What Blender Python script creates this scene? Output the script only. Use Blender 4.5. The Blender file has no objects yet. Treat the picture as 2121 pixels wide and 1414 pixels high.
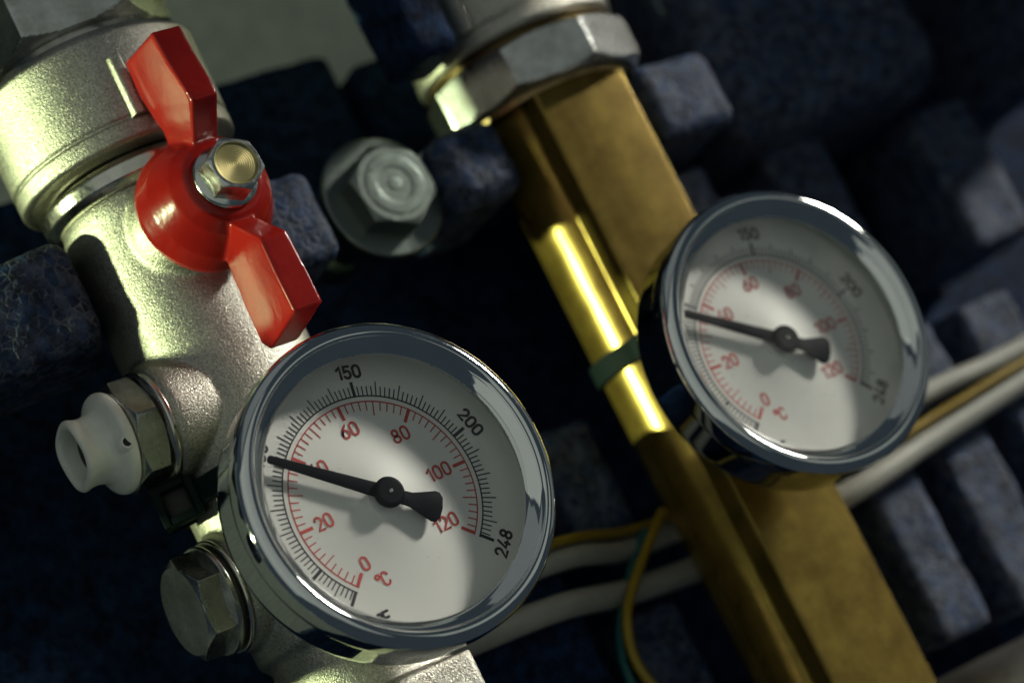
import bpy, bmesh, math, random
from mathutils import Vector, Matrix, noise

# ------------------------------------------------------------------ camera, world, lights, exposure
# all lengths below are millimetres (x right along the wall, y into the wall, z up); MM turns them into metres
MM = 0.001
scene = bpy.context.scene
COL = scene.collection
random.seed(7)

cam_d = bpy.data.cameras.new("camera")
cam = bpy.data.objects.new("camera", cam_d)
COL.objects.link(cam)
CR = Vector((0.79908, -0.41160, -0.43825)); CU = Vector((0.28975, -0.37505, 0.88056)); CB = Vector((-0.52680, -0.83062, -0.18044))
CP = Vector((-207.07, -383.71, -65.92))
cam.matrix_world = Matrix(((CR.x, CU.x, CB.x, CP.x*MM), (CR.y, CU.y, CB.y, CP.y*MM), (CR.z, CU.z, CB.z, CP.z*MM), (0, 0, 0, 1)))
cam_d.sensor_width = 36.0
cam_d.lens = 5456.3/2121*36
cam_d.clip_start = 0.01
cam_d.clip_end = 20
cam_d.dof.use_dof = True
cam_d.dof.focus_distance = (CP.dot(CB) + 5.0)*MM
cam_d.dof.aperture_fstop = 11.0
cam_d.dof.aperture_blades = 9
scene.camera = cam

world = bpy.data.worlds.new("World"); scene.world = world; world.use_nodes = True
bg = world.node_tree.nodes["Background"]
bg.inputs[0].default_value = (0.56, 0.79, 0.98, 1)
bg.inputs[1].default_value = 0.046

def lamp(name, kind, pos, target, power, color, **kw):
    d = bpy.data.lights.new(name, kind); d.energy = power; d.color = color
    for k, v in kw.items(): setattr(d, k, v)
    o = bpy.data.objects.new(name, d); COL.objects.link(o)
    p = Vector(pos)*MM; t = Vector(target)*MM
    o.location = p
    o.rotation_euler = (t-p).to_track_quat('-Z', 'Y').to_euler()
    return o
# hard low lamp far to the left, almost in line with the wall, a little behind the valves
AZ, EL = math.radians(107.5), math.radians(8)
LD = Vector((-math.sin(AZ)*math.cos(EL), -math.cos(AZ)*math.cos(EL), math.sin(EL)))
HT = Vector((30, 38, 35))
lamp("hard_lamp", 'SPOT', HT+LD*1500, HT, 140, (0.84, 1.0, 0.53), shadow_soft_size=0.022, spot_size=math.radians(24), spot_blend=0.4)
# broad soft lamp on the right, narrowed by a grid so that it falls off towards the top
KT = Vector((48, 0, -88)); KD = Vector((0.83, -0.42, 0.36)).normalized()
lamp("soft_lamp", 'AREA', KT+KD*560, KT, 0.42, (1.0, 0.97, 0.86), shape='RECTANGLE', size=0.38, size_y=0.34, spread=math.radians(10))
# pale fill panels added behind and beside the camera, for sheen on the metal
BT = Vector((40, 20, 20))
for az_, el_, pw_, wd_, ht_ in ((1, 0.12, 0.50, 0.47, 1.7), (21, 0.12, 0.56, 0.47, 1.7), (41, 0.12, 0.66, 0.47, 1.7), (61, 0.12, 0.58, 0.47, 1.7), (-36, -0.12, 0.24, 0.70, 0.52), (-78, 0.05, 0.16, 0.60, 0.9)):
    a_ = math.radians(az_)
    lamp("sheen_fill", 'AREA', BT+Vector((-math.sin(a_), -math.cos(a_), el_)).normalized()*1400, BT, pw_, (0.94, 1.0, 0.87), shape='RECTANGLE', size=wd_, size_y=ht_)

# dim broad fill added overhead, for sheen on the lower bezels
lamp("overhead_fill", 'AREA', BT+Vector((-0.15, -0.42, 0.90)).normalized()*1400, BT, 0.40, (0.95, 1.0, 0.92), shape='RECTANGLE', size=1.2, size_y=1.0)

vs = scene.view_settings
vs.view_transform = 'Standard'; vs.look = 'None'; vs.exposure = 0.0; vs.gamma = 1.0; vs.use_curve_mapping = False
scene.cycles.use_denoising = True
scene.cycles.max_bounces = 10
scene.cycles.glossy_bounces = 6
scene.cycles.transparent_max_bounces = 12
scene.cycles.sample_clamp_indirect = 6.0

# ------------------------------------------------------------------ materials
def nodes_of(name):
    m = bpy.data.materials.new(name); m.use_nodes = True
    nt = m.node_tree; b = nt.nodes["Principled BSDF"]
    return m, nt, b
def N(nt, t, **kw):
    n = nt.nodes.new(t)
    for k, v in kw.items():
        if k in n.inputs.keys() if isinstance(k, str) else False: n.inputs[k].default_value = v
        else: setattr(n, k, v)
    return n
def coord(nt, scale=(1, 1, 1)):
    tc = nt.nodes.new("ShaderNodeTexCoord"); mp = nt.nodes.new("ShaderNodeMapping")
    mp.inputs["Scale"].default_value = [1000*s for s in scale]
    nt.links.new(tc.outputs["Object"], mp.inputs["Vector"])
    return mp.outputs["Vector"]
def noise_n(nt, vec, scale, detail=3, rough=0.55):
    n = nt.nodes.new("ShaderNodeTexNoise"); n.inputs["Scale"].default_value = scale
    n.inputs["Detail"].default_value = detail; n.inputs["Roughness"].default_value = rough
    nt.links.new(vec, n.inputs["Vector"]); return n.outputs["Fac"]
def ramp(nt, fac, stops):
    r = nt.nodes.new("ShaderNodeValToRGB"); e = r.color_ramp.elements
    e[0].position, e[0].color = stops[0][0], (*stops[0][1], 1)
    e[1].position, e[1].color = stops[-1][0], (*stops[-1][1], 1)
    for p, c in stops[1:-1]:
        x = e.new(p); x.color = (*c, 1)
    nt.links.new(fac, r.inputs[0]); return r.outputs[0]
def mapr(nt, fac, a, b, c, d):
    r = nt.nodes.new("ShaderNodeMapRange")
    for i, v in enumerate((a, b, c, d)): r.inputs[i+1].default_value = v
    nt.links.new(fac, r.inputs[0]); return r.outputs[0]
def bump(nt, h, strength, dist, prev=None):
    b = nt.nodes.new("ShaderNodeBump"); b.inputs["Strength"].default_value = strength
    b.inputs["Distance"].default_value = dist*MM
    nt.links.new(h, b.inputs["Height"])
    if prev: nt.links.new(prev, b.inputs["Normal"])
    return b.outputs["Normal"]
def g(v): return (v, v, v)

def metal(name, color, rough, grain=0.0, gscale=3.0, rvar=0.08, tint=None, streak=None, gd=0.05, speck=0.0, tarnish=0.0):
    m, nt, b = nodes_of(name)
    b.inputs["Metallic"].default_value = 1.0
    v = coord(nt)
    big = noise_n(nt, coord(nt, (0.45, 0.45, 0.05)) if streak else v, 0.13 if not streak else 0.5, 4)
    c2 = tint or tuple(x*0.82 for x in color)
    nt.links.new(ramp(nt, big, [(0.3, c2), (0.72, color)]), b.inputs["Base Color"])
    sv = coord(nt, streak) if streak else v
    fine = noise_n(nt, sv, 0.9, 5, 0.65)
    nt.links.new(mapr(nt, fine, 0.3, 0.7, max(0.02, rough-rvar), rough+rvar), b.inputs["Roughness"])
    if tarnish > 0:
        mxt = nt.nodes.new("ShaderNodeMix"); mxt.data_type = 'RGBA'; mxt.blend_type = 'MULTIPLY'; mxt.inputs[0].default_value = 1.0
        nt.links.new(b.inputs["Base Color"].links[0].from_socket, mxt.inputs[6])
        nt.links.new(ramp(nt, noise_n(nt, v, 0.16, 6, 0.7), [(0.36, (1-tarnish, 1-tarnish*1.1, 1-tarnish*1.2)), (0.60, g(1.05))]), mxt.inputs[7])
        nt.links.new(mxt.outputs[2], b.inputs["Base Color"])
    if speck > 0:
        mxs = nt.nodes.new("ShaderNodeMix"); mxs.data_type = 'RGBA'; mxs.blend_type = 'MULTIPLY'; mxs.inputs[0].default_value = 1.0
        nt.links.new(b.inputs["Base Color"].links[0].from_socket, mxs.inputs[6])
        nt.links.new(ramp(nt, noise_n(nt, v, 2.4, 2, 0.8), [(0.36, g(1-speck)), (0.64, g(1.0+speck*0.6))]), mxs.inputs[7])
        nt.links.new(mxs.outputs[2], b.inputs["Base Color"])
    if grain > 0:
        h = noise_n(nt, sv, gscale, 2, 0.7)
        nt.links.new(bump(nt, h, grain, gd), b.inputs["Normal"])
    return m

M_CAST = metal("cast_nickel", (0.50, 0.485, 0.425), 0.40, grain=1.0, gscale=3.0, rvar=0.06, tint=(0.39, 0.38, 0.33), gd=0.16, speck=0.34)
M_NICKEL = metal("machined_nickel", (0.72, 0.70, 0.64), 0.20, grain=0.15, gscale=1.2, rvar=0.08, tint=(0.58, 0.55, 0.47))
M_NUT = metal("plated_nut", (0.54, 0.56, 0.55), 0.26, grain=0.06, gscale=0.6, rvar=0.025, tint=(0.44, 0.46, 0.455), tarnish=0.3)
M_CHROME = metal("chrome", (0.82, 0.83, 0.82), 0.05, grain=0.03, gscale=0.5, rvar=0.03, tint=(0.74, 0.75, 0.74))
M_CHROME2 = metal("satin_chrome", (0.74, 0.76, 0.72), 0.30, rvar=0.06)
M_BRASS = metal("brushed_brass", (0.31, 0.22, 0.046), 0.25, grain=0.0, gscale=0.5, rvar=0.012, tarnish=0.35, tint=(0.23, 0.155, 0.033), streak=(1.2, 1.2, 0.08))
M_BRASS.node_tree.nodes["Principled BSDF"].inputs["Metallic"].default_value = 0.70
M_DARKBRASS = metal("aged_brass", (0.34, 0.24, 0.10), 0.32, grain=0.2, gscale=1.2, tint=(0.16, 0.12, 0.07))
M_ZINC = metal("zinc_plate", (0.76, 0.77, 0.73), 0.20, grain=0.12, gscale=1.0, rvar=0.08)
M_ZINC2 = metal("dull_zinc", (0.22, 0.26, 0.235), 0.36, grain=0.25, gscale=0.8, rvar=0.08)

def turned():
    m, nt, b = nodes_of("turned_zinc")
    b.inputs["Metallic"].default_value = 1.0
    v = coord(nt)
    w = nt.nodes.new("ShaderNodeTexWave"); w.wave_type = 'RINGS'; w.rings_direction = 'Y'
    w.inputs["Scale"].default_value = 0.75; w.inputs["Distortion"].default_value = 0.7; w.inputs["Detail"].default_value = 2
    nt.links.new(v, w.inputs["Vector"])
    b.inputs["Base Color"].default_value = (0.50, 0.44, 0.20, 1)
    b.inputs["Roughness"].default_value = 0.28
    nt.links.new(bump(nt, w.outputs["Fac"], 0.5, 0.05), b.inputs["Normal"])
    return m
M_TURNED = turned()

def red():
    m, nt, b = nodes_of("red_dip_coat")
    v = coord(nt)
    nz = noise_n(nt, v, 0.12, 3)
    nt.links.new(ramp(nt, nz, [(0.3, (0.22, 0.006, 0.005)), (0.7, (0.29, 0.010, 0.006))]), b.inputs["Base Color"])
    b.inputs["Roughness"].default_value = 0.22
    b.inputs["Specular IOR Level"].default_value = 0.3
    b.inputs["Coat Weight"].default_value = 0.15; b.inputs["Coat Roughness"].default_value = 0.06
    b.inputs["Subsurface Weight"].default_value = 0.08; b.inputs["Subsurface Radius"].default_value = (0.0015, 0.0003, 0.0002)
    b.inputs["Subsurface Scale"].default_value = 1.0
    n1 = noise_n(nt, v, 0.35, 2); bn = bump(nt, n1, 0.35, 0.25)
    sp = nt.nodes.new("ShaderNodeTexVoronoi"); sp.inputs["Scale"].default_value = 0.45; nt.links.new(v, sp.inputs["Vector"])
    bn = bump(nt, mapr(nt, sp.outputs["Distance"], 0.0, 0.10, 1.0, 0.0), 0.4, 0.06, bn)
    nt.links.new(bn, b.inputs["Normal"])
    return m
M_RED = red()

def plain(name, color, rough=0.5, bumpiness=0.0, bs=0.8, sss=0.0, spec=0.5, var=0.12):
    m, nt, b = nodes_of(name)
    v = coord(nt); nz = noise_n(nt, v, 0.25, 4)
    nt.links.new(ramp(nt, nz, [(0.3, tuple(c*(1-var) for c in color)), (0.7, color)]), b.inputs["Base Color"])
    b.inputs["Roughness"].default_value = rough; b.inputs["Specular IOR Level"].default_value = spec
    if sss:
        b.inputs["Subsurface Weight"].default_value = sss; b.inputs["Subsurface Radius"].default_value = (0.002, 0.0018, 0.0013)
        b.inputs["Subsurface Scale"].default_value = 1.0
    if bumpiness: nt.links.new(bump(nt, noise_n(nt, v, bs, 3), bumpiness, 0.1), b.inputs["Normal"])
    return m
M_WHITE = plain("white_plastic", (0.84, 0.84, 0.76), 0.38, 0.08, 0.5, sss=0.25)
M_DIAL = plain("dial_white", (0.78, 0.78, 0.74), 0.55, var=0.02)
M_REDINK = plain("red_ink", (0.50, 0.045, 0.035), 0.55)
M_BLACKINK = plain("black_ink", (0.014, 0.015, 0.022), 0.55)
M_POINTER = plain("pointer_black", (0.004, 0.006, 0.010), 0.5, spec=0.06)
M_NYLON = plain("black_nylon", (0.004, 0.011, 0.012), 0.7, 0.12, 0.9, spec=0.10)
M_RUBBER = plain("rubber", (0.012, 0.012, 0.014), 0.6)
M_WIREW = plain("white_cable", (0.36, 0.36, 0.32), 0.45)
M_WIREY = plain("yellow_wire", (0.27, 0.18, 0.010), 0.4)
M_WIREG = plain("green_wire", (0.01, 0.12, 0.12), 0.4)
M_WALL = plain("grey_wall", (0.78, 0.82, 0.62), 0.9, 0.2, 0.05, var=0.3)

def foam(name, lo, hi, edge, spec=0.22):
    m, nt, b = nodes_of(name)
    v = coord(nt)
    vo = nt.nodes.new("ShaderNodeTexVoronoi"); vo.feature = 'DISTANCE_TO_EDGE'; vo.inputs["Scale"].default_value = 0.55
    nt.links.new(v, vo.inputs["Vector"])
    vc = nt.nodes.new("ShaderNodeTexVoronoi"); vc.inputs["Scale"].default_value = 0.55; nt.links.new(v, vc.inputs["Vector"])
    bw = nt.nodes.new("ShaderNodeRGBToBW"); nt.links.new(vc.outputs["Color"], bw.inputs[0])
    base = ramp(nt, bw.outputs[0], [(0.2, lo), (0.8, hi)])
    mot = nt.nodes.new("ShaderNodeMix"); mot.data_type = 'RGBA'; mot.blend_type = 'MULTIPLY'; mot.inputs[0].default_value = 1.0
    nt.links.new(base, mot.inputs[6]); nt.links.new(ramp(nt, noise_n(nt, v, 0.30, 3, 0.7), [(0.36, g(0.35)), (0.64, g(1.9))]), mot.inputs[7])
    base = mot.outputs[2]
    em = mapr(nt, vo.outputs["Distance"], 0.02, 0.10, 1.0, 0.0)
    mul = nt.nodes.new("ShaderNodeMath"); mul.operation = 'MULTIPLY'
    nt.links.new(em, mul.inputs[0]); nt.links.new(mapr(nt, noise_n(nt, v, 0.35, 4), 0.42, 0.68, 0.0, 1.0), mul.inputs[1])
    mx = nt.nodes.new("ShaderNodeMix"); mx.data_type = 'RGBA'
    nt.links.new(mul.outputs[0], mx.inputs[0]); nt.links.new(base, mx.inputs[6]); mx.inputs[7].default_value = (*edge, 1)
    nt.links.new(mx.outputs[2], b.inputs["Base Color"])
    b.inputs["Roughness"].default_value = 0.62
    b.inputs["Specular IOR Level"].default_value = spec
    bn = bump(nt, mapr(nt, vo.outputs["Distance"], 0.0, 0.16, 0.0, 1.0), 0.5, 0.3)
    bn = bump(nt, noise_n(nt, v, 1.6, 3), 0.35, 0.2, bn)
    nt.links.new(bn, b.inputs["Normal"])
    return m
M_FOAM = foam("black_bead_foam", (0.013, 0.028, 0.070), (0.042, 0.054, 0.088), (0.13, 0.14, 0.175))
M_FOAM_SHADED = foam("shaded_bead_foam", (0.003, 0.010, 0.032), (0.006, 0.017, 0.046), (0.012, 0.024, 0.052), 0.06)  # darker copy of the same foam, recess shade put into its colour

def glass(name, h0, h1, sp):
    m, nt, b = nodes_of(name)
    nt.nodes.remove(b)
    out = nt.nodes["Material Output"]
    v = coord(nt)
    tr = nt.nodes.new("ShaderNodeBsdfTransparent"); gl = nt.nodes.new("ShaderNodeBsdfGlossy"); df = nt.nodes.new("ShaderNodeBsdfDiffuse")
    gl.inputs["Roughness"].default_value = 0.02; df.inputs["Color"].default_value = (0.7, 0.7, 0.66, 1)
    lw = nt.nodes.new("ShaderNodeLayerWeight"); lw.inputs["Blend"].default_value = 0.5
    pw_ = nt.nodes.new("ShaderNodeMath"); pw_.operation = 'POWER'; nt.links.new(lw.outputs["Facing"], pw_.inputs[0]); pw_.inputs[1].default_value = 5.0
    fr = nt.nodes.new("ShaderNodeMath"); fr.operation = 'MULTIPLY_ADD'; nt.links.new(pw_.outputs[0], fr.inputs[0]); fr.inputs[1].default_value = 0.90; fr.inputs[2].default_value = 0.035
    m1 = nt.nodes.new("ShaderNodeMixShader"); m2 = nt.nodes.new("ShaderNodeMixShader")
    nt.links.new(fr.outputs[0], m1.inputs[0]); nt.links.new(tr.outputs[0], m1.inputs[1]); nt.links.new(gl.outputs[0], m1.inputs[2])
    vo = nt.nodes.new("ShaderNodeTexVoronoi"); vo.inputs["Scale"].default_value = 0.30; nt.links.new(v, vo.inputs["Vector"])
    speck = mapr(nt, vo.outputs["Distance"], 0.03, 0.06, sp, 0.0)
    haze = mapr(nt, noise_n(nt, v, 0.10, 4), 0.35, 0.80, h0, h1)
    ad = nt.nodes.new("ShaderNodeMath"); ad.operation = 'ADD'; nt.links.new(speck, ad.inputs[0]); nt.links.new(haze, ad.inputs[1])
    nt.links.new(ad.outputs[0], m2.inputs[0]); nt.links.new(m1.outputs[0], m2.inputs[1]); nt.links.new(df.outputs[0], m2.inputs[2])
    nt.links.new(m2.outputs[0], out.inputs["Surface"])
    return m
M_GLASS = glass("gauge_glass", 0.004, 0.022, 0.14)
M_SMEAR = glass("smeared_gauge_glass", 0.01, 0.10, 0.25)

# ------------------------------------------------------------------ mesh helpers
class MB:
    def __init__(self): self.v = []; self.f = []
    def add(self, vs, fs):
        o = len(self.v); self.v += [Vector(p) for p in vs]; self.f += [tuple(i+o for i in f) for f in fs]; return self
    def lathe(self, prof, seg=64, axis='z', c=(0, 0, 0), close=False, rfun=None):
        """prof: list of (r, h); axis z -> h up; y -> h along y; x -> h along x"""
        vs = []; fs = []; n = len(prof)
        for k in range(seg):
            a = 2*math.pi*k/seg
            for r, h in prof:
                if rfun: r = rfun(a, r, h)
                x, y = r*math.cos(a), r*math.sin(a)
                p = (x, y, h) if axis == 'z' else ((x, h, y) if axis == 'y' else (h, x, y))
                vs.append((p[0]+c[0], p[1]+c[1], p[2]+c[2]))
        for k in range(seg):
            k2 = (k+1) % seg
            rng = n if close else n-1
            for i in range(rng):
                j = (i+1) % n
                fs.append((k*n+i, k2*n+i, k2*n+j, k*n+j))
        return self.add(vs, fs)
    def extrude(self, poly, h0, h1, axis='z', c=(0, 0, 0)):
        n = len(poly); vs = []
        for h in (h0, h1):
            for a, b in poly:
                p = (a, b, h) if axis == 'z' else ((a, h, b) if axis == 'y' else (h, a, b))
                vs.append((p[0]+c[0], p[1]+c[1], p[2]+c[2]))
        fs = [tuple(range(n)), tuple(range(2*n-1, n-1, -1))]
        for i in range(n):
            j = (i+1) % n; fs.append((i, i+n, j+n, j))
        return self.add(vs, fs)
    def tube(self, path, r, seg=14, cap=True):
        pts = [Vector(p) for p in path]; vs = []; fs = []; n = len(pts)
        up = Vector((0.31, 0.2, 0.93))
        for i, p in enumerate(pts):
            t = (pts[min(i+1, n-1)]-pts[max(i-1, 0)]).normalized()
            s = t.cross(up).normalized(); u = s.cross(t)
            for k in range(seg):
                a = 2*math.pi*k/seg; vs.append(p+(s*math.cos(a)+u*math.sin(a))*r)
        for i in range(n-1):
            for k in range(seg):
                k2 = (k+1) % seg; fs.append((i*seg+k, i*seg+k2, (i+1)*seg+k2, (i+1)*seg+k))
        if cap: fs += [tuple(range(seg)), tuple((n-1)*seg+k for k in range(seg))]
        return self.add(vs, fs)
    def box(self, a, b):
        x0, y0, z0 = a; x1, y1, z1 = b
        return self.add([(x0, y0, z0), (x1, y0, z0), (x1, y1, z0), (x0, y1, z0), (x0, y0, z1), (x1, y0, z1), (x1, y1, z1), (x0, y1, z1)],
                        [(0, 3, 2, 1), (4, 5, 6, 7), (0, 1, 5, 4), (1, 2, 6, 5), (2, 3, 7, 6), (3, 0, 4, 7)])
    def bm(self):
        bm = bmesh.new(); vv = [bm.verts.new(p) for p in self.v]
        for f in self.f:
            try: bm.faces.new([vv[i] for i in f])
            except ValueError: pass
        return bm

def finish(name, bm, mat, parent=None, sharp=35, weld=True, bevel=0, bseg=2, bang=30, xform=None, flip=True):
    """bm holds millimetres in the parent's frame; becomes one mesh object in metres"""
    if xform is not None: bmesh.ops.transform(bm, matrix=xform, verts=bm.verts)
    if weld: bmesh.ops.remove_doubles(bm, verts=bm.verts, dist=0.002)
    if flip: bmesh.ops.recalc_face_normals(bm, faces=bm.faces)
    if bevel:
        ed = [e for e in bm.edges if len(e.link_faces) == 2 and e.calc_face_angle(0) > math.radians(bang)]
        bmesh.ops.bevel(bm, geom=ed, offset=bevel, segments=bseg, profile=0.6, affect='EDGES', clamp_overlap=True)
    bmesh.ops.scale(bm, vec=(MM, MM, MM), verts=bm.verts)
    me = bpy.data.meshes.new(name); bm.to_mesh(me); bm.free()
    for p in me.polygons: p.use_smooth = True
    me.set_sharp_from_angle(angle=math.radians(sharp))
    if mat: me.materials.append(mat)
    o = bpy.data.objects.new(name, me); COL.objects.link(o)
    if parent: o.parent = parent
    return o
def remeshed(name, mb, mat, parent, voxel, smooth, xform=None):
    """fuse overlapping solids into one moulded skin with soft fillets"""
    bm = mb.bm(); bmesh.ops.remove_doubles(bm, verts=bm.verts, dist=0.002); bmesh.ops.recalc_face_normals(bm, faces=bm.faces)
    me = bpy.data.meshes.new("tmp"); bm.to_mesh(me); bm.free()
    o = bpy.data.objects.new("tmp", me); COL.objects.link(o)
    r = o.modifiers.new("r", 'REMESH'); r.mode = 'VOXEL'; r.voxel_size = voxel
    s = o.modifiers.new("s", 'SMOOTH'); s.factor = 0.5; s.iterations = smooth
    dg = bpy.context.evaluated_depsgraph_get(); ev = o.evaluated_get(dg)
    me2 = bpy.data.meshes.new_from_object(ev)
    bpy.data.objects.remove(o); bpy.data.meshes.remove(me)
    bm = bmesh.new(); bm.from_mesh(me2); bpy.data.meshes.remove(me2)
    return finish(name, bm, mat, parent, sharp=75, weld=False, xform=xform)
def thing(name, label, cat, loc=(0, 0, 0), group=None, rot=None):
    o = bpy.data.objects.new(name, None); COL.objects.link(o)
    o.empty_display_size = 0.005
    o.location = Vector(loc)*MM; o["label"] = label; o["category"] = cat
    if rot is not None: o.rotation_mode = 'QUATERNION'; o.rotation_quaternion = rot
    if group: o["group"] = group
    return o
def tag(o, label, cat, group=None):
    o["label"] = label; o["category"] = cat
    if group: o["group"] = group
    return o
def rounded(prof, r, n=4):
    """round the inner corners of an open (r, h) profile"""
    out = [prof[0]]
    for i in range(1, len(prof)-1):
        p = Vector(prof[i]); a = Vector(prof[i-1])-p; b = Vector(prof[i+1])-p
        d = min(r, a.length*0.45, b.length*0.45)
        if d < 1e-4: out.append(prof[i]); continue
        p0 = p+a.normalized()*d; p1 = p+b.normalized()*d
        for k in range(n+1):
            t = k/n; q = p0*(1-t)**2+p*2*t*(1-t)+p1*t*t; out.append((q.x, q.y))
    out.append(prof[-1]); return out
def polygon_r(n, apo, phase=0.0):
    """radius function of an n-gon of given apothem, for chamfered nuts"""
    def f(a, r, h):
        d = (a-phase+math.pi/n) % (2*math.pi/n)-math.pi/n
        return min(r, apo/math.cos(d))
    return f
def nut(mb, n, apo, h0, h1, axis, ch=0.28, inner=0.0, phase=0.0, seg=None, c=(0, 0, 0), ch0=True, ch1=True):
    R = apo/math.cos(math.pi/n)
    k = (R-apo)
    prof = [(inner, h0)]
    s = 1 if h1 > h0 else -1
    L = abs(h1-h0)
    dep = min((R*1.002-apo*0.97)*0.55, L*0.35)
    if ch0: prof += [(apo*0.97, h0)] + [(apo*0.97+(R*1.002-apo*0.97)*t, h0+s*dep*t) for t in (0.12, 0.25, 0.38, 0.5, 0.62, 0.75, 0.88, 1)]
    else: prof += [(R, h0)]
    if ch1: prof += [(apo*0.97+(R*1.002-apo*0.97)*t, h1-s*dep*t) for t in (1, 0.88, 0.75, 0.62, 0.5, 0.38, 0.25, 0.12)] + [(apo*0.97, h1)]
    else: prof += [(R, h1)]
    prof += [(inner, h1)]
    return mb.lathe(prof, seg or n*36, axis, c, rfun=polygon_r(n, apo, phase))

def foam_block(name, a, b, r, mat, parent, step=0.6, amp=0.16, bead=1.8, xform=None):
    """moulded bead-foam block: rounded box whose skin bulges bead by bead"""
    a = Vector(a); b = Vector(b); lo = a+Vector((r, r, r)); hi = b-Vector((r, r, r))
    bm = bmesh.new()
    for ax in range(3):
        u, w = (ax+1) % 3, (ax+2) % 3
        nu = max(2, int((b[u]-a[u])/step)); nw = max(2, int((b[w]-a[w])/step))
        for side in (0, 1):
            grid = []
            for i in range(nu+1):
                row = []
                for j in range(nw+1):
                    p = Vector((0, 0, 0)); p[ax] = b[ax] if side else a[ax]
                    p[u] = a[u]+(b[u]-a[u])*i/nu; p[w] = a[w]+(b[w]-a[w])*j/nw
                    q = Vector((min(max(p[k], lo[k]), hi[k]) for k in range(3)))
                    d = (p-q); d = d.normalized() if d.length > 1e-6 else Vector((0, 0, 0))
                    s = q+d*r
                    if amp:
                        dist, _ = noise.voronoi(s/bead)
                        e = min((dist[1]-dist[0])/0.45, 1.0)
                        s = s+d*(amp*(1-(1-e)**2)-amp*0.8) + d*noise.noise(s*0.12)*0.5
                    row.append(bm.verts.new(s))
                grid.append(row)
            for i in range(nu):
                for j in range(nw):
                    bm.faces.new((grid[i][j], grid[i+1][j], grid[i+1][j+1], grid[i][j+1]))
    bmesh.ops.remove_doubles(bm, verts=bm.verts, dist=0.02)
    return finish(name, bm, mat, parent, sharp=80, weld=False, xform=xform)

# ------------------------------------------------------------------ setting: wall behind
w = MB().box((-400, 230, -300), (600, 240, 500))
o = finish("wall", w.bm(), M_WALL, bevel=0); o["kind"] = "structure"

# ------------------------------------------------------------------ left valve body
LX, LY = 0.0, 34.5
body1 = thing("valve_body", "sandblasted silver valve body under the red butterfly handle and left gauge", "valve", (LX, LY, 0))
mb = MB()
mb.lathe(rounded([(0, -100), (15.0, -100), (15.0, -15.2), (16.6, -14.0), (17.0, 20), (16.7, 50), (16.6, 70), (15.5, 73.5), (0, 73.5)], 1.2), 96)
mb.extrude([(-11.4, -17.6), (11.4, -17.6), (13.5, -10), (13.5, 5), (-13.5, 5), (-13.5, -10)], -100, -27.0)   # square pad under the gauge
Rz = Matrix.Rotation(math.radians(90), 4, 'Y')
mb.lathe([(0, -10), (11.2, -10), (11.2, -17.6), (10.6, -18.9), (0, -18.9)], 64, 'x', (0, -3.0, 31.6))           # side bosses
mb.lathe([(0, -10), (10.8, -10), (10.8, -17.9), (10.2, -18.6), (0, -18.6)], 64, 'x', (0, -0.5, -0.3))
mb.lathe([(0, -19.4), (9.5, -19.4), (11.5, -14), (11.5, -5), (0, -5)], 64, 'y', (0, 0, 62))                    # stem boss
remeshed("cast_body", mb, M_CAST, body1, 0.42, 14)
mb = MB().lathe(rounded([(14, 72.0), (16.9, 72.0), (18.4, 73.2), (18.6, 75.6), (18.0, 76.4), (16.0, 76.8), (15.6, 77.6), (14, 77.8)], 0.35), 128)
finish("machined_ring", mb.bm(), M_NICKEL, body1)
mb = MB().lathe(rounded([(14, 78.0), (20.2, 78.0), (21.0, 78.6), (21.1, 81.4), (20.7, 81.9), (21.2, 82.6), (21.3, 98.2), (20.0, 99.8), (16, 101.2), (12, 101.2)], 0.5), 128)
col1 = finish("collar", mb.bm(), M_CAST, body1)
az = math.radians(9.5)
rib = MB().extrude(rounded([(-1.6, 0.3), (-1.1, -1.6), (1.1, -1.6), (1.6, 0.3)], 0.7), 81.6, 93.2, 'z', (0, -20.9, 0))
finish("rib", rib.bm(), M_CAST, col1, bevel=0.25, xform=Matrix.Rotation(-az, 4, 'Z'))
mb = MB(); nut(mb, 6, 17.3, 102.5, 150, 'z', phase=math.radians(-90-46+30), c=(0, 0, 0), ch1=False)
finish("union_nut", mb.bm(), M_NUT, body1, sharp=20)
mb = MB().lathe([(14, 100.5), (17.2, 100.8), (16.4, 102.6), (12, 102.6)], 96)
finish("seat", mb.bm(), M_NICKEL, body1)

# ------------------------------------------------------------------ red butterfly handle with flange bolt
hd = thing("butterfly_handle", "red coated butterfly valve handle with a hex flange bolt in its hub", "valve handle", (0, 0, 62))
mb = MB()
mb.lathe([(0, 14.8), (12.3, 14.8), (12.5, 13.2), (11.6, 9.5), (9.4, 4.6), (7.6, 2.4), (6.6, 1.9), (0, 1.9)], 72, 'y', (0, 0, 0))
def wing(prof, half, tip):
    """prof in (y, z) about the bolt; wing narrows a little towards the hub"""
    m = MB(); n = len(prof); vs = []
    for s in (-1, 1):
        for y, z in prof:
            t = min(1, max(0, (abs(z)-6)/14)); vs.append((s*(half*0.82+(half*1.0-half*0.82)*t), y, z))
    fs = [tuple(range(n)), tuple(range(2*n-1, n-1, -1))]+[(i, i+n, (i+1) % n+n, (i+1) % n) for i in range(n)]
    return m.add(vs, fs)
up = wing([(-2.3, 27.6), (11.7, 29.0), (12.3, 22.4), (10.4, 14.0), (11.6, 9), (6, 3), (3.0, 7.0), (-4.4, 12.9), (-4.2, 15.0), (-3.0, 21.4)], 2.9, 1)
lo = wing([(6, -3), (3.0, -7.4), (-5.0, -14.2), (-5.1, -21.0), (-5.3, -28.2), (8.7, -29.6), (10.8, -27.6), (10.4, -16.5), (9.9, -11.0), (11.5, -8)], 2.9, -1)
for m in (up, lo): mb.add(m.v, m.f)
remeshed("grip", mb, M_RED, hd, 0.30, 8)
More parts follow.
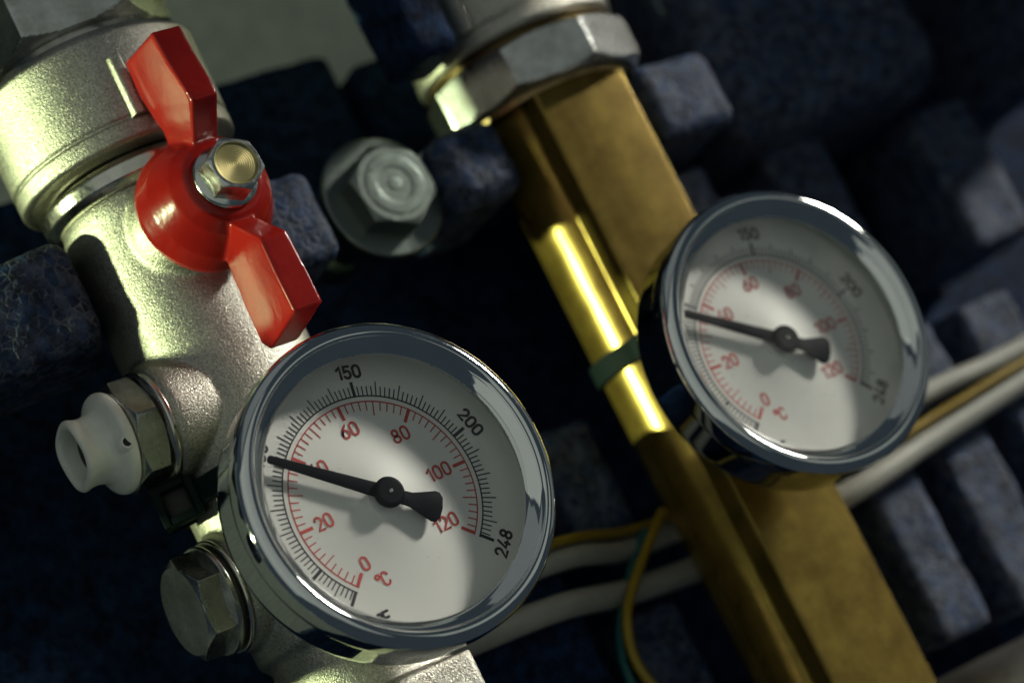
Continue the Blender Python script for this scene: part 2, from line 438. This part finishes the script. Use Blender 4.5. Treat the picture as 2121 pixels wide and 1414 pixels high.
fb = MB().lathe(rounded([(0, 2.0), (5.7, 2.0), (5.95, 1.5), (5.7, 1.0), (4.0, 0.3), (0, 0.3)], 0.2), 72, 'y')
bolt = finish("flange_bolt", fb.bm(), M_ZINC, hd)
mb = MB(); nut(mb, 6, 4.6, 0.6, -4.3, 'y', inner=4.0, phase=math.radians(8), ch0=False)
finish("hex_head", mb.bm(), M_ZINC, bolt, sharp=24)
mb = MB().lathe([(4.05, -4.2), (4.0, -4.36), (3.8, -4.36), (3.6, -4.1), (0, -4.05)], 64, 'y')
finish("head_face", mb.bm(), M_TURNED, bolt)

# ------------------------------------------------------------------ plugs on the left side of the body
pl = thing("air_vent_plug", "white plastic vent cap screwed into a plated hex bushing on the valve side", "plug", (-18.9, 31.2, 31.4))
mb = MB().lathe(rounded([(4, 0.3), (10.4, 0.3), (10.7, -0.2), (10.7, -0.9), (10.2, -1.3), (4, -1.3)], 0.25), 80, 'x')
finish("washer", mb.bm(), M_NICKEL, pl)
mb = MB(); nut(mb, 6, 9.0, -1.3, -6.9, 'x', inner=4, phase=math.radians(24))
finish("hex_bushing", mb.bm(), M_NUT, pl, sharp=20)
def capr(a, r, h):
    k = min(1, max(0, (-h-10.2)/1.5))
    return r*(1+0.045*k*math.cos(4*(a-0.5))) if r > 5.0 else r
mb = MB().lathe(rounded([(3, -6.9), (8.2, -6.9), (9.1, -7.3), (9.3, -8.1), (9.0, -9.0), (8.0, -9.6), (6.8, -10.2), (6.1, -11.2), (5.8, -12.6), (5.9, -14.0), (6.2, -14.8), (6.25, -15.4), (5.8, -15.9),
                        (5.1, -15.8), (4.7, -15.1), (4.45, -11.0), (0, -11.0)], 0.4), 96, 'x', rfun=capr)
cap = finish("cap", mb.bm(), M_WHITE, pl)
ph = MB().lathe([(0, -0.75), (0.75, -0.75), (0.75, 0.6), (0, 0.6)], 28, 'y', (-9.0, -7.9, -2.6))
finish("pin_hole", ph.bm(), M_RUBBER, cap)
pr = MB().lathe(rounded([(0.78, 0.6), (0.78, -0.78), (1.2, -0.78), (1.5, 0.9)], 0.15), 28, 'y', (-9.0, -7.9, -2.6))
finish("pin_rim", pr.bm(), M_WHITE, cap)
mb = MB(); nut(mb, 6, 3.5, -10.9, -12.9, 'x', phase=0.2); finish("inner_screw", mb.bm(), M_RUBBER, cap, sharp=20)

hp = thing("hex_plug", "plated hex blanking plug with a thin sealing ring low on the valve side", "plug", (-18.6, 34.0, -0.3))
mb = MB().lathe(rounded([(4, 0.0), (10.2, 0.0), (10.5, -0.4), (10.2, -0.9), (4, -0.9)], 0.25), 80, 'x'); finish("sealing_ring", mb.bm(), M_NICKEL, hp)
mb = MB().lathe([(4, -1.0), (9.3, -1.0), (9.3, -1.8), (4, -1.8)], 64, 'x'); finish("gasket", mb.bm(), M_RUBBER, hp)
mb = MB().lathe(rounded([(4, -1.8), (9.8, -1.8), (10.0, -2.2), (9.9, -3.0), (4, -3.0)], 0.2), 80, 'x'); finish("flange", mb.bm(), M_NUT, hp)
mb = MB(); nut(mb, 6, 8.2, -3.0, -8.0, 'x', phase=math.radians(14), ch0=False); finish("hex_head", mb.bm(), M_NUT, hp, sharp=20)

# ------------------------------------------------------------------ thermometers
STROKES = {
 '0': [[(0.5, 1.5), (0.5, 0.5), 'a', (0.5, 1.5)]],
}
def arc(cx, cy, rx, ry, a0, a1, n=10):
    return [(cx+rx*math.cos(math.radians(a0+(a1-a0)*i/n)), cy+ry*math.sin(math.radians(a0+(a1-a0)*i/n))) for i in range(n+1)]
def glyph(ch):
    """stroke paths in a cell 1.0 wide, 1.6 high"""
    if ch == '0': return [arc(.5, 1.1, .5, .5, 0, 180)+arc(.5, .5, .5, .5, 180, 360)+[(1.0, 1.1)]]
    if ch == '1': return [[(.10, 1.22), (.55, 1.6), (.55, 0)]]
    if ch == '2': return [arc(.5, 1.12, .46, .48, 165, -35)+[(.04, 0), (1.0, 0)]]
    if ch == '3': return [arc(.5, 1.2, .42, .40, 160, -90)+arc(.5, .42, .5, .42, 90, -160)]
    if ch == '4': return [[(.70, 0), (.70, .62)], [(.62, 1.6), (0, .36), (1.0, .36)]]
    if ch == '5': return [[(.92, 1.6), (.14, 1.6), (.08, .86)]+arc(.48, .5, .50, .5, 130, -150)]
    if ch == '6': return [arc(.5, .5, .5, .5, 0, 360), [(.86, 1.6), (.30, 1.15), (.03, .66), (0, .5)]]
    if ch == '8': return [arc(.5, 1.2, .42, .40, -90, 270), arc(.5, .41, .5, .41, 90, 450)]
    if ch == 'C': return [arc(.5, 1.08, .46, .52, 15, 180)+arc(.5, .52, .46, .52, 180, 345)]
    if ch == 'F': return [[(.1, 0), (.1, 1.6), (.95, 1.6)], [(.1, .82), (.8, .82)]]
    if ch == 'o': return [arc(.45, 1.32, .27, .27, 0, 360)]
def stroke_mesh(mb, path, wd, y):
    pts = [Vector((p[0], 0, p[1])) for p in path]; n = len(pts)
    closed = (pts[0]-pts[-1]).length < 1e-6
    L = []; R = []
    for i, p in enumerate(pts):
        a = pts[i-1] if i > 0 else (pts[-2] if closed else None); b = pts[i+1] if i < n-1 else (pts[1] if closed else None)
        d1 = (p-a).normalized() if a is not None else None; d2 = (b-p).normalized() if b is not None else None
        d = (d1+d2).normalized() if d1 is not None and d2 is not None and (d1+d2).length > .2 else (d1 if d1 is not None else d2)
        k = 1.0
        if d1 is not None and d2 is not None: k = min(1.5, 1/max(.5, d.dot(d1)))
        nrm = Vector((-d.z, 0, d.x))*wd*0.5*k
        L.append(p+nrm); R.append(p-nrm)
    vs = [(q.x, y, q.z) for q in L]+[(q.x, y, q.z) for q in R]
    mb.add(vs, [(i, i+1, n+i+1, n+i) for i in range(n-1)])
    if not closed:
        for p in (pts[0], pts[-1]):
            mb.add([(p.x+math.cos(t*math.pi/5)*wd*.5, y, p.z+math.sin(t*math.pi/5)*wd*.5) for t in range(10)], [tuple(range(10))])
def numeral(txt, cx, cz, height, ang, wd, mat, parent, y=-0.09, gap=0.42, wid=0.92):
    s = height/1.6; mb = MB(); ws = [(0.62 if c == '1' else (0.75 if c == 'o' else wid)) for c in txt]
    tot = sum(ws)+gap*(len(txt)-1); x = -tot/2
    ca, sa = math.cos(ang), math.sin(ang)
    for c, w_ in zip(txt, ws):
        for path in glyph(c):
            k = 1 if c in '1o' else w_
            pts = []
            for px, pz in path:
                u = (x+px*k)*s; v_ = (pz-0.8)*s
                pts.append((cx+u*ca+v_*sa, cz-u*sa+v_*ca))
            stroke_mesh(mb, pts, wd, y-(0.004*len(mb.f) % 0.02))
        x += w_+gap
    return finish("numeral", mb.bm(), mat, parent, weld=False, flip=False)
def make_gauge(label, loc, roll, needle, pane):
    t = thing("dial_thermometer", label, "thermometer", loc, "twin dial thermometers on the valves")
    RO = math.radians(roll)
    # case and bezel
    cs = MB().lathe(rounded([(4.5, 5.9), (26.6, 5.9), (27.7, 5.0), (27.9, 3.8), (27.9, -3.2)], 0.6), 160, 'y')
    finish("case", cs.bm(), M_CHROME, t)
    crest = [(28.55, -6.5), (28.45, -7.0), (28.2, -7.45), (27.85, -7.85), (27.4, -8.14), (26.95, -8.32), (26.5, -8.4), (26.15, -8.38), (25.9, -8.25), (25.72, -8.0)]
    slope = [(25.55, -7.72), (25.2, -7.5), (24.8, -7.22), (24.4, -6.9), (24.0, -6.55), (23.55, -6.2), (23.35, -5.95), (23.35, -5.75)]
    bz = MB().lathe([(27.6, -2.9), (28.2, -2.9), (28.45, -3.05), (28.55, -3.4), (28.55, -4.0)]+crest+slope+[(26.0, -5.7)], 192, 'y')
    finish("bezel", bz.bm(), M_CHROME, t)
    iw = MB().lathe([(25.9, -5.7), (26.5, -5.6), (26.5, 0.0)], 160, 'y')
    finish("inner_ring", iw.bm(), M_CHROME2, t)
    st = MB().lathe([(5, 5.8), (5, 17.5), (0, 17.5)], 40, 'y'); finish("stem", st.bm(), M_NICKEL, t)
    # dial plate with a raised centre boss
    dl = MB().lathe([(0, -0.45), (2.9, -0.42), (3.5, -0.25), (3.9, 0.0), (26.5, 0.0)], 128, 'y'); dial = finish("dial", dl.bm(), M_DIAL, t)
    T = lambda c: math.radians((c-60)/120*270)+RO
    def ring(mb, r, w, a0, a1, y, n=180):
        vs = []; fs = []
        for i in range(n+1):
            a = a0+(a1-a0)*i/n
            for rr in (r-w/2, r+w/2): vs.append((rr*math.sin(a), y, rr*math.cos(a)))
        for i in range(n): fs.append((2*i, 2*i+1, 2*i+3, 2*i+2))
        mb.add(vs, fs)
    def tick(mb, a, r0, r1, w, y):
        s, c = math.sin(a), math.cos(a); h = w/2
        mb.add([(r0*s-h*c, y, r0*c+h*s), (r1*s-h*c, y, r1*c+h*s), (r1*s+h*c, y, r1*c-h*s), (r0*s+h*c, y, r0*c-h*s)], [(0, 1, 2, 3)])
    rs = MB(); ring(rs, 17.0, 0.24, T(0)-0.008, T(120)+0.008, -0.05)
    for k in range(61):
        c = 2*k; maj = c % 20 == 0; mid = c % 10 == 0
        tick(rs, T(c)+(0.012 if c == 0 else (-0.012 if c == 120 else 0)), 14.45 if mid else 15.35, 16.98, 0.60 if maj else 0.21, -0.07)
    finish("celsius_scale", rs.bm(), M_REDINK, dial, weld=False, flip=False)
    bs = MB(); ring(bs, 18.0, 0.26, T(0)-0.008, T(120)+0.008, -0.05)
    for k in range(109):
        F = 32+2*k; c = (F-32)/1.8; maj = F % 50 == 0 or F in (32, 248); mid = F % 10 == 0
        tick(bs, T(c)+(0.012 if F == 32 else (-0.012 if F == 248 else 0)), 18.02, 20.65 if (mid or maj) else 19.75, 0.58 if maj else 0.22, -0.07)
    finish("fahrenheit_scale", bs.bm(), M_BLACKINK, dial, weld=False, flip=False)
    Rr = math.radians(roll+2.2)
    def P(x, z): return (x*math.cos(Rr)+z*math.sin(Rr), -x*math.sin(Rr)+z*math.cos(Rr))
    for txt, x, z in (('0', -8.65, -9.24), ('20', -12.2, -.3), ('40', -8.9, 8.3), ('60', -.5, 12.6), ('80', 7.95, 8.9), ('100', 11.4, .6), ('120', 8.4, -7.9)):
        numeral(txt, *P(x, z), 2.25, RO-0.02, 0.40, M_REDINK, dial, wid=0.88)
    numeral('oC', *P(-7.0, -12.85), 2.25, RO-0.02, 0.38, M_REDINK, dial, gap=0.15)
    for F in (50, 100, 150, 200):
        a = T((F-32)/1.8); numeral(str(F), 22.45*math.sin(a), 22.45*math.cos(a), 2.1, a, 0.48, M_BLACKINK, dial)
    a = T(120); numeral('248', 22.4*math.sin(a-.02), 22.4*math.cos(a-.02), 2.1, a+math.pi, 0.48, M_BLACKINK, dial)
    a = T(0); numeral('32', 22.4*math.sin(a), 22.4*math.cos(a), 2.1, a+math.pi, 0.48, M_BLACKINK, dial)
    numeral('oF', *P(-9.8, -18.9), 2.1, RO, 0.48, M_BLACKINK, dial, gap=0.15)
    # pointer
    A = math.radians(needle)
    outline = [(-0.72, 20.9), (-0.62, 21.3), (-0.3, 21.5), (0.3, 21.5), (0.62, 21.3), (0.72, 20.9), (1.3, 2.0), (1.2, -2.0), (1.3, -4.2), (2.0, -6.2), (2.75, -8.2), (2.7, -9.0), (1.9, -9.7), (0, -9.95),
               (-1.9, -9.7), (-2.7, -9.0), (-2.75, -8.2), (-2.0, -6.2), (-1.3, -4.2), (-1.2, -2.0), (-1.3, 2.0)]
    pm = MB().extrude(outline, -1.95, -1.55, 'y')
    Rn = Matrix.Rotation(A, 4, 'Y')
    pt = finish("pointer", pm.bm(), M_POINTER, t, bevel=0.12, xform=Rn)
    hb = MB().lathe(rounded([(0, -3.1), (2.2, -3.1), (2.7, -2.7), (2.7, -1.7), (1.2, -1.6), (1.0, -0.4), (0, -0.4)], 0.35), 64, 'y')
    hub = finish("hub", hb.bm(), M_POINTER, pt)
    hp_ = MB().lathe([(0, -3.4), (0.28, -3.35), (0.42, -3.15), (0.42, -3.0), (0, -3.0)], 24, 'y'); finish("spindle_tip", hp_.bm(), M_ZINC, hub)
    gl = MB().lathe([(0, -6.0), (23.4, -5.95)], 96, 'y'); gbm = gl.bm(); bmesh.ops.remove_doubles(gbm, verts=gbm.verts, dist=0.002)
    for f_ in gbm.faces:
        f_.normal_update()
        if f_.normal.y > 0: f_.normal_flip()
    finish("glass", gbm, pane, t, flip=False)
    return t
make_gauge("sharp chrome dial thermometer on the silver valve, nearest the red handle", (0, 0, 0), -2.2, -54.2, M_GLASS)
make_gauge("blurred chrome dial thermometer with smeared glass, mounted on the brass valve bar", (93.6, 6.6, 1.0), 0.7, -57.2, M_SMEAR)

# ------------------------------------------------------------------ brass valve bar on the right
RX, RY = 93.6, 40.5
bar = thing("brass_valve_bar", "yellow brass bar with a flat front and round flank, capped by a plated nut", "valve", (RX, RY, 0))
r0 = 14.3; a0 = math.atan2(-9.0, -11.0)
prof = [(-11, -15.0), (-11, -9.0)]
ang0 = math.atan2(-9.0, -11.0); ang1 = math.atan2(-9.0, 11.0)-2*math.pi
n = 60
ring_pts = [(14.3*math.cos(ang0+(ang1-ang0)*i/n), 14.3*math.sin(ang0+(ang1-ang0)*i/n)) for i in range(n+1)]
sec = rounded([(-11, -12), (-11, -9.0)]+ring_pts[1:-1]+[(11, -9.0), (11, -15.0), (-11, -15.0), (-11, -12)], 0.7, 5)[:-1]
mb = MB().extrude(sec, -110, 68.6)
finish("brass_body", mb.bm(), M_BRASS, bar, sharp=50)
mb = MB(); nut(mb, 8, 21.0, 69.0, 79.4, 'z', phase=math.radians(-90+4+22.5), inner=12)
finish("octagon_nut", mb.bm(), M_NUT, bar, sharp=20)
mb = MB().lathe([(12, 67.9), (18.6, 67.9), (18.8, 68.9), (12, 69.1)], 96); finish("brass_washer", mb.bm(), M_DARKBRASS, bar)
mb = MB().lathe([(12, 79.3), (19.6, 79.4), (20.2, 80.2), (19.6, 80.9), (12, 81.0)], 96); finish("brass_ring", mb.bm(), M_DARKBRASS, bar)
mb = MB().lathe(rounded([(12, 81.0), (20.6, 81.0), (21.4, 81.8), (21.4, 84.6), (20.8, 85.2), (21.2, 86), (21.3, 140), (12, 140)], 0.4), 128)
col2 = finish("collar", mb.bm(), M_CAST, bar)
rib = MB().extrude([(-1.7, 0), (-1.4, -2.0), (1.4, -2.0), (1.7, 0)], 84.6, 128, 'z', (0, -20.7, 0))
finish("rib", rib.bm(), M_CAST, col2, bevel=0.3, xform=Matrix.Rotation(math.radians(-52), 4, 'Z'))

# ------------------------------------------------------------------ cable ties
def tie_loop(name, pts, width, th, mat, parent, z):
    """closed band round the given (x, y) outline"""
    n = len(pts); vs = []; fs = []
    for i, (x, y) in enumerate(pts):
        a = Vector(pts[i-1]); b = Vector(pts[(i+1) % n]); t = (b-a).normalized(); nr = Vector((t.y, -t.x))
        if nr.dot(Vector((x, y))) < 0: nr = -nr
        for d, h in ((0, -width/2), (th, -width/2+.25), (th, width/2-.25), (0, width/2)):
            vs.append((x+nr.x*d, y+nr.y*d, z+h))
    for i in range(n):
        j = (i+1) % n
        for k in range(4):
            k2 = (k+1) % 4; fs.append((i*4+k, j*4+k, j*4+k2, i*4+k2))
    return finish(name, MB().add(vs, fs).bm(), mat, parent, sharp=40)
t1 = thing("cable_tie", "black nylon cable tie round the silver valve with its square head showing", "cable tie", (LX, LY, 17.5), "black cable ties round the valves")
tie_loop("strap", [(17.15*math.cos(2*math.pi*i/90), 17.15*math.sin(2*math.pi*i/90)) for i in range(90)], 4.6, 1.3, M_NYLON, t1, 0)
ha = math.radians(84)                    # azimuth of the head, from the front towards the left
rad = Vector((-math.sin(ha), -math.cos(ha), 0)); hx = math.radians(26); tan = Vector((-math.sin(hx), -math.cos(hx), 0)); nrm = Vector((-math.cos(hx), math.sin(hx), 0))
hm = Matrix(((nrm.x, tan.x, 0, rad.x*19.8), (nrm.y, tan.y, 0, rad.y*19.8), (0, 0, 1, 0.2), (0, 0, 0, 1)))
hb = MB(); o_ = 3.8; i_ = 2.4
for a, b in (((-o_, -3.2, -o_), (-i_, 3.2, o_)), ((i_, -3.2, -o_), (o_, 3.2, o_)), ((-i_, -3.2, -o_), (i_, 3.2, -i_)), ((-i_, -3.2, i_), (i_, 3.2, o_))): hb.box(a, b)
hb_bm = hb.bm(); bmesh.ops.remove_doubles(hb_bm, verts=hb_bm.verts, dist=0.01)
head = finish("head", hb_bm, M_NYLON, t1, bevel=0.3, xform=hm)
pw = MB().box((-2.3, -2.4, -2.3), (2.3, 1.0, 2.3)); finish("pawl", pw.bm(), M_RUBBER, head, bevel=0.5, xform=hm)
t2 = thing("cable_tie", "dark nylon cable tie wrapped round the brass bar behind the right gauge", "cable tie", (RX, RY, 14.7), "black cable ties round the valves")
lp = [(14.35*math.cos(ang), 14.35*math.sin(ang)) for ang in [math.radians(-145-250*i/60) for i in range(61)]]
lp = [(-11.2, -15.05)]+[(-11.2-0.6*i/4, -15.05+6.3*i/4) for i in range(1, 4)]+lp+[(11.2+0.6*(4-i)/4, -15.05+6.3*(4-i)/4) for i in range(1, 4)]+[(11.2, -15.05)]
tie_loop("strap", lp, 4.8, 1.2, M_NYLON, t2, 0)

# ------------------------------------------------------------------ bolt and washer behind the handle
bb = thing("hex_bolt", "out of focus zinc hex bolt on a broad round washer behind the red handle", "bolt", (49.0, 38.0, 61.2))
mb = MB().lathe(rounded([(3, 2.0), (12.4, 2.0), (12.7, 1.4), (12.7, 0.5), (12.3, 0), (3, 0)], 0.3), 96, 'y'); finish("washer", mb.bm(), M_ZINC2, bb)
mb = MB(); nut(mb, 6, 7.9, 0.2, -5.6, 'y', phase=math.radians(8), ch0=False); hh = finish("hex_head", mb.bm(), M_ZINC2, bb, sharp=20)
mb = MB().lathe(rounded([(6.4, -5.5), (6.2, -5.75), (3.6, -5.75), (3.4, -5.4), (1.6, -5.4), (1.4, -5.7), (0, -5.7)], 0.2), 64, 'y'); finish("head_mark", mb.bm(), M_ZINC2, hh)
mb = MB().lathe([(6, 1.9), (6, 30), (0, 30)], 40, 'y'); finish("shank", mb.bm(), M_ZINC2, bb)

# ------------------------------------------------------------------ bead-foam insulation shell
fs = thing("foam_insulation_shell", "dark blue-black moulded bead-foam insulation shell with posts and ribs behind the valves", "insulation", (0, 0, 0))
pv = Vector((-20.3, 28.0, 0))
foam_block("post", (-95, 28.0, 49.5), (-20.3, 58, 69.8), 3.8, M_FOAM, fs, step=0.5, xform=Matrix.Translation(pv) @ Matrix.Rotation(math.radians(-19.5), 4, 'Z') @ Matrix.Translation(-pv))
foam_block("post", (18, 33, 51.5), (33.5, 62, 70.0), 3.0, M_FOAM, fs)
foam_block("post", (60.5, 31, 52.5), (76.5, 62, 68.5), 4.0, M_FOAM, fs)
foam_block("post", (112, 32, 52.5), (131.5, 70, 70), 3.2, M_FOAM, fs)
foam_block("post", (-115, 42.0, 30.0), (-68.0, 70, 51.0), 6.0, M_FOAM, fs, step=1.2)  # unseen block added far left to shade the white plug
foam_block("post", (-115, 42.0, -2.0), (-68.0, 70, 18.0), 5.0, M_FOAM, fs, step=1.2)  # unseen too, added to keep the hard lamp off the hex plug
foam_block("post", (-115, 30.0, 108.0), (-68.0, 75, 140.0), 5.0, M_FOAM, fs, step=1.5)  # added out of view, shades the collar top and union nut
foam_block("post", (59, 21, 80.5), (70.5, 37, 103), 3.0, M_FOAM_SHADED, fs)
foam_block("shade_ledge", (20, 43, -60), (52, 85, 5.0), 4.0, M_FOAM_SHADED, fs, step=1.5)  # added behind the left gauge to shade the foot of the brass bar
def ribx(x0, x1, z0, z1, y0=52, y1=86, r=1.6, mat=M_FOAM): foam_block("rib", (x0, y0, z0), (x1, y1, z1), r, mat, fs, step=1.3, amp=0.25)
ribx(131.5, 145.5, -62, 30)
ribx(153, 168, -63, 2, 52)
ribx(176, 192, -63, 2, 52)
ribx(117, 129.5, 8, 50, 48)
ribx(150, 167, 8, 52, 54)
ribx(194, 212, 13, 48, 56)
ribx(66.5, 81.0, -14, 10.5, 58)
ribx(66.0, 81.0, -75, -30, 58)
foam_block("beam", (140, 40, 49), (200, 90, 130), 9.0, M_FOAM, fs, step=1.6, amp=0.4)
foam_block("beam", (30, 80, 70), (78, 100, 109.0), 3.0, M_FOAM_SHADED, fs, step=2.0, amp=0.2)
foam_block("beam", (80, 78, 60), (140, 100, 104.0), 3.0, M_FOAM_SHADED, fs, step=2.0, amp=0.2)
foam_block("top_shade_block", (45, -8, 140), (330, 104, 156), 3.0, M_FOAM, fs, step=4.0, amp=0.2)  # unseen overhang added to darken the upper right
foam_block("side_shade_block", (232, -14, 45), (248, 104, 156), 3.0, M_FOAM, fs, step=4.0, amp=0.2)  # added at the right to keep the soft lamp off the upper ribs
foam_block("back_panel", (-50, 88, -200), (360, 104, 100), 3.0, M_FOAM_SHADED, fs, step=4.0, amp=0.2)

# ------------------------------------------------------------------ cast housing at the bottom right
ph = thing("pump_housing", "rounded pitted cast housing at the lower right corner beneath the foam ribs", "pump housing", (140, 52, -90))
mb = MB().lathe(rounded([(0, 22.5), (14, 22.2), (22, 20.0), (27, 15), (29, 8), (29, -20), (0, -20)], 3.0, 6), 96, 'z'); remeshed("shell", mb, M_CAST, ph, 1.0, 2)

# ------------------------------------------------------------------ cables
def spline(pts, n=14):
    P = [Vector(p) for p in pts]; P = [P[0]*2-P[1]]+P+[P[-1]*2-P[-2]]; out = []
    for i in range(1, len(P)-2):
        for k in range(n):
            t = k/n; a, b, c, d = P[i-1], P[i], P[i+1], P[i+2]
            out.append(0.5*((2*b)+(c-a)*t+(2*a-5*b+4*c-d)*t*t+(3*b-a-3*c+d)*t**3))
    out.append(P[-2]); return out
def cable(name, pts, r, mat, label, grp=None):
    o = finish(name, MB().tube(spline(pts), r).bm(), mat)
    tag(o, label, "cable", grp); return o
cable("white_cable", [(18, 40, -24), (45, 41, -24.6), (72, 56, -26), (100, 58, -27), (123, 47.5, -26.2), (150, 47.5, -22.5), (185, 47, -18), (215, 47, -14)], 2.6, M_WIREW, "thick white cable passing behind the brass bar, lowest of the cables")
cable("white_cable", [(18, 39, -16), (50, 40.5, -16.5), (78, 58, -18), (110, 58, -17), (135, 50, -15), (158, 48.5, -13.0), (178, 48, -12.6), (215, 46, -10)], 2.2, M_WIREW, "thinner white cable running just above the thick white one")
cable("yellow_wire", [(18, 37, -13.0), (50, 38.5, -13.5), (78, 56, -14.8), (108, 58, -16), (135, 46.5, -20), (152, 45.0, -18.6), (168, 44.2, -16.8), (185, 44, -14.8), (215, 44, -10)], 1.0, M_WIREY, "thin yellow earth wire lying along the white cables")
cable("yellow_wire", [(84, 53, -14), (75, 51, -20), (67.5, 49, -25.5), (61.5, 47, -31), (58.5, 46, -38), (58.8, 45, -45), (63, 44, -56), (70, 44, -70)], 1.0, M_WIREY, "thin yellow wire curving down behind the brass bar")
cable("green_wire", [(80, 56, -16), (70, 54, -24), (61.5, 51, -32), (57.5, 49, -39), (57.0, 48, -46), (60, 47, -57), (67, 47, -72)], 1.0, M_WIREG, "thin dark green wire curving down beside the yellow one")
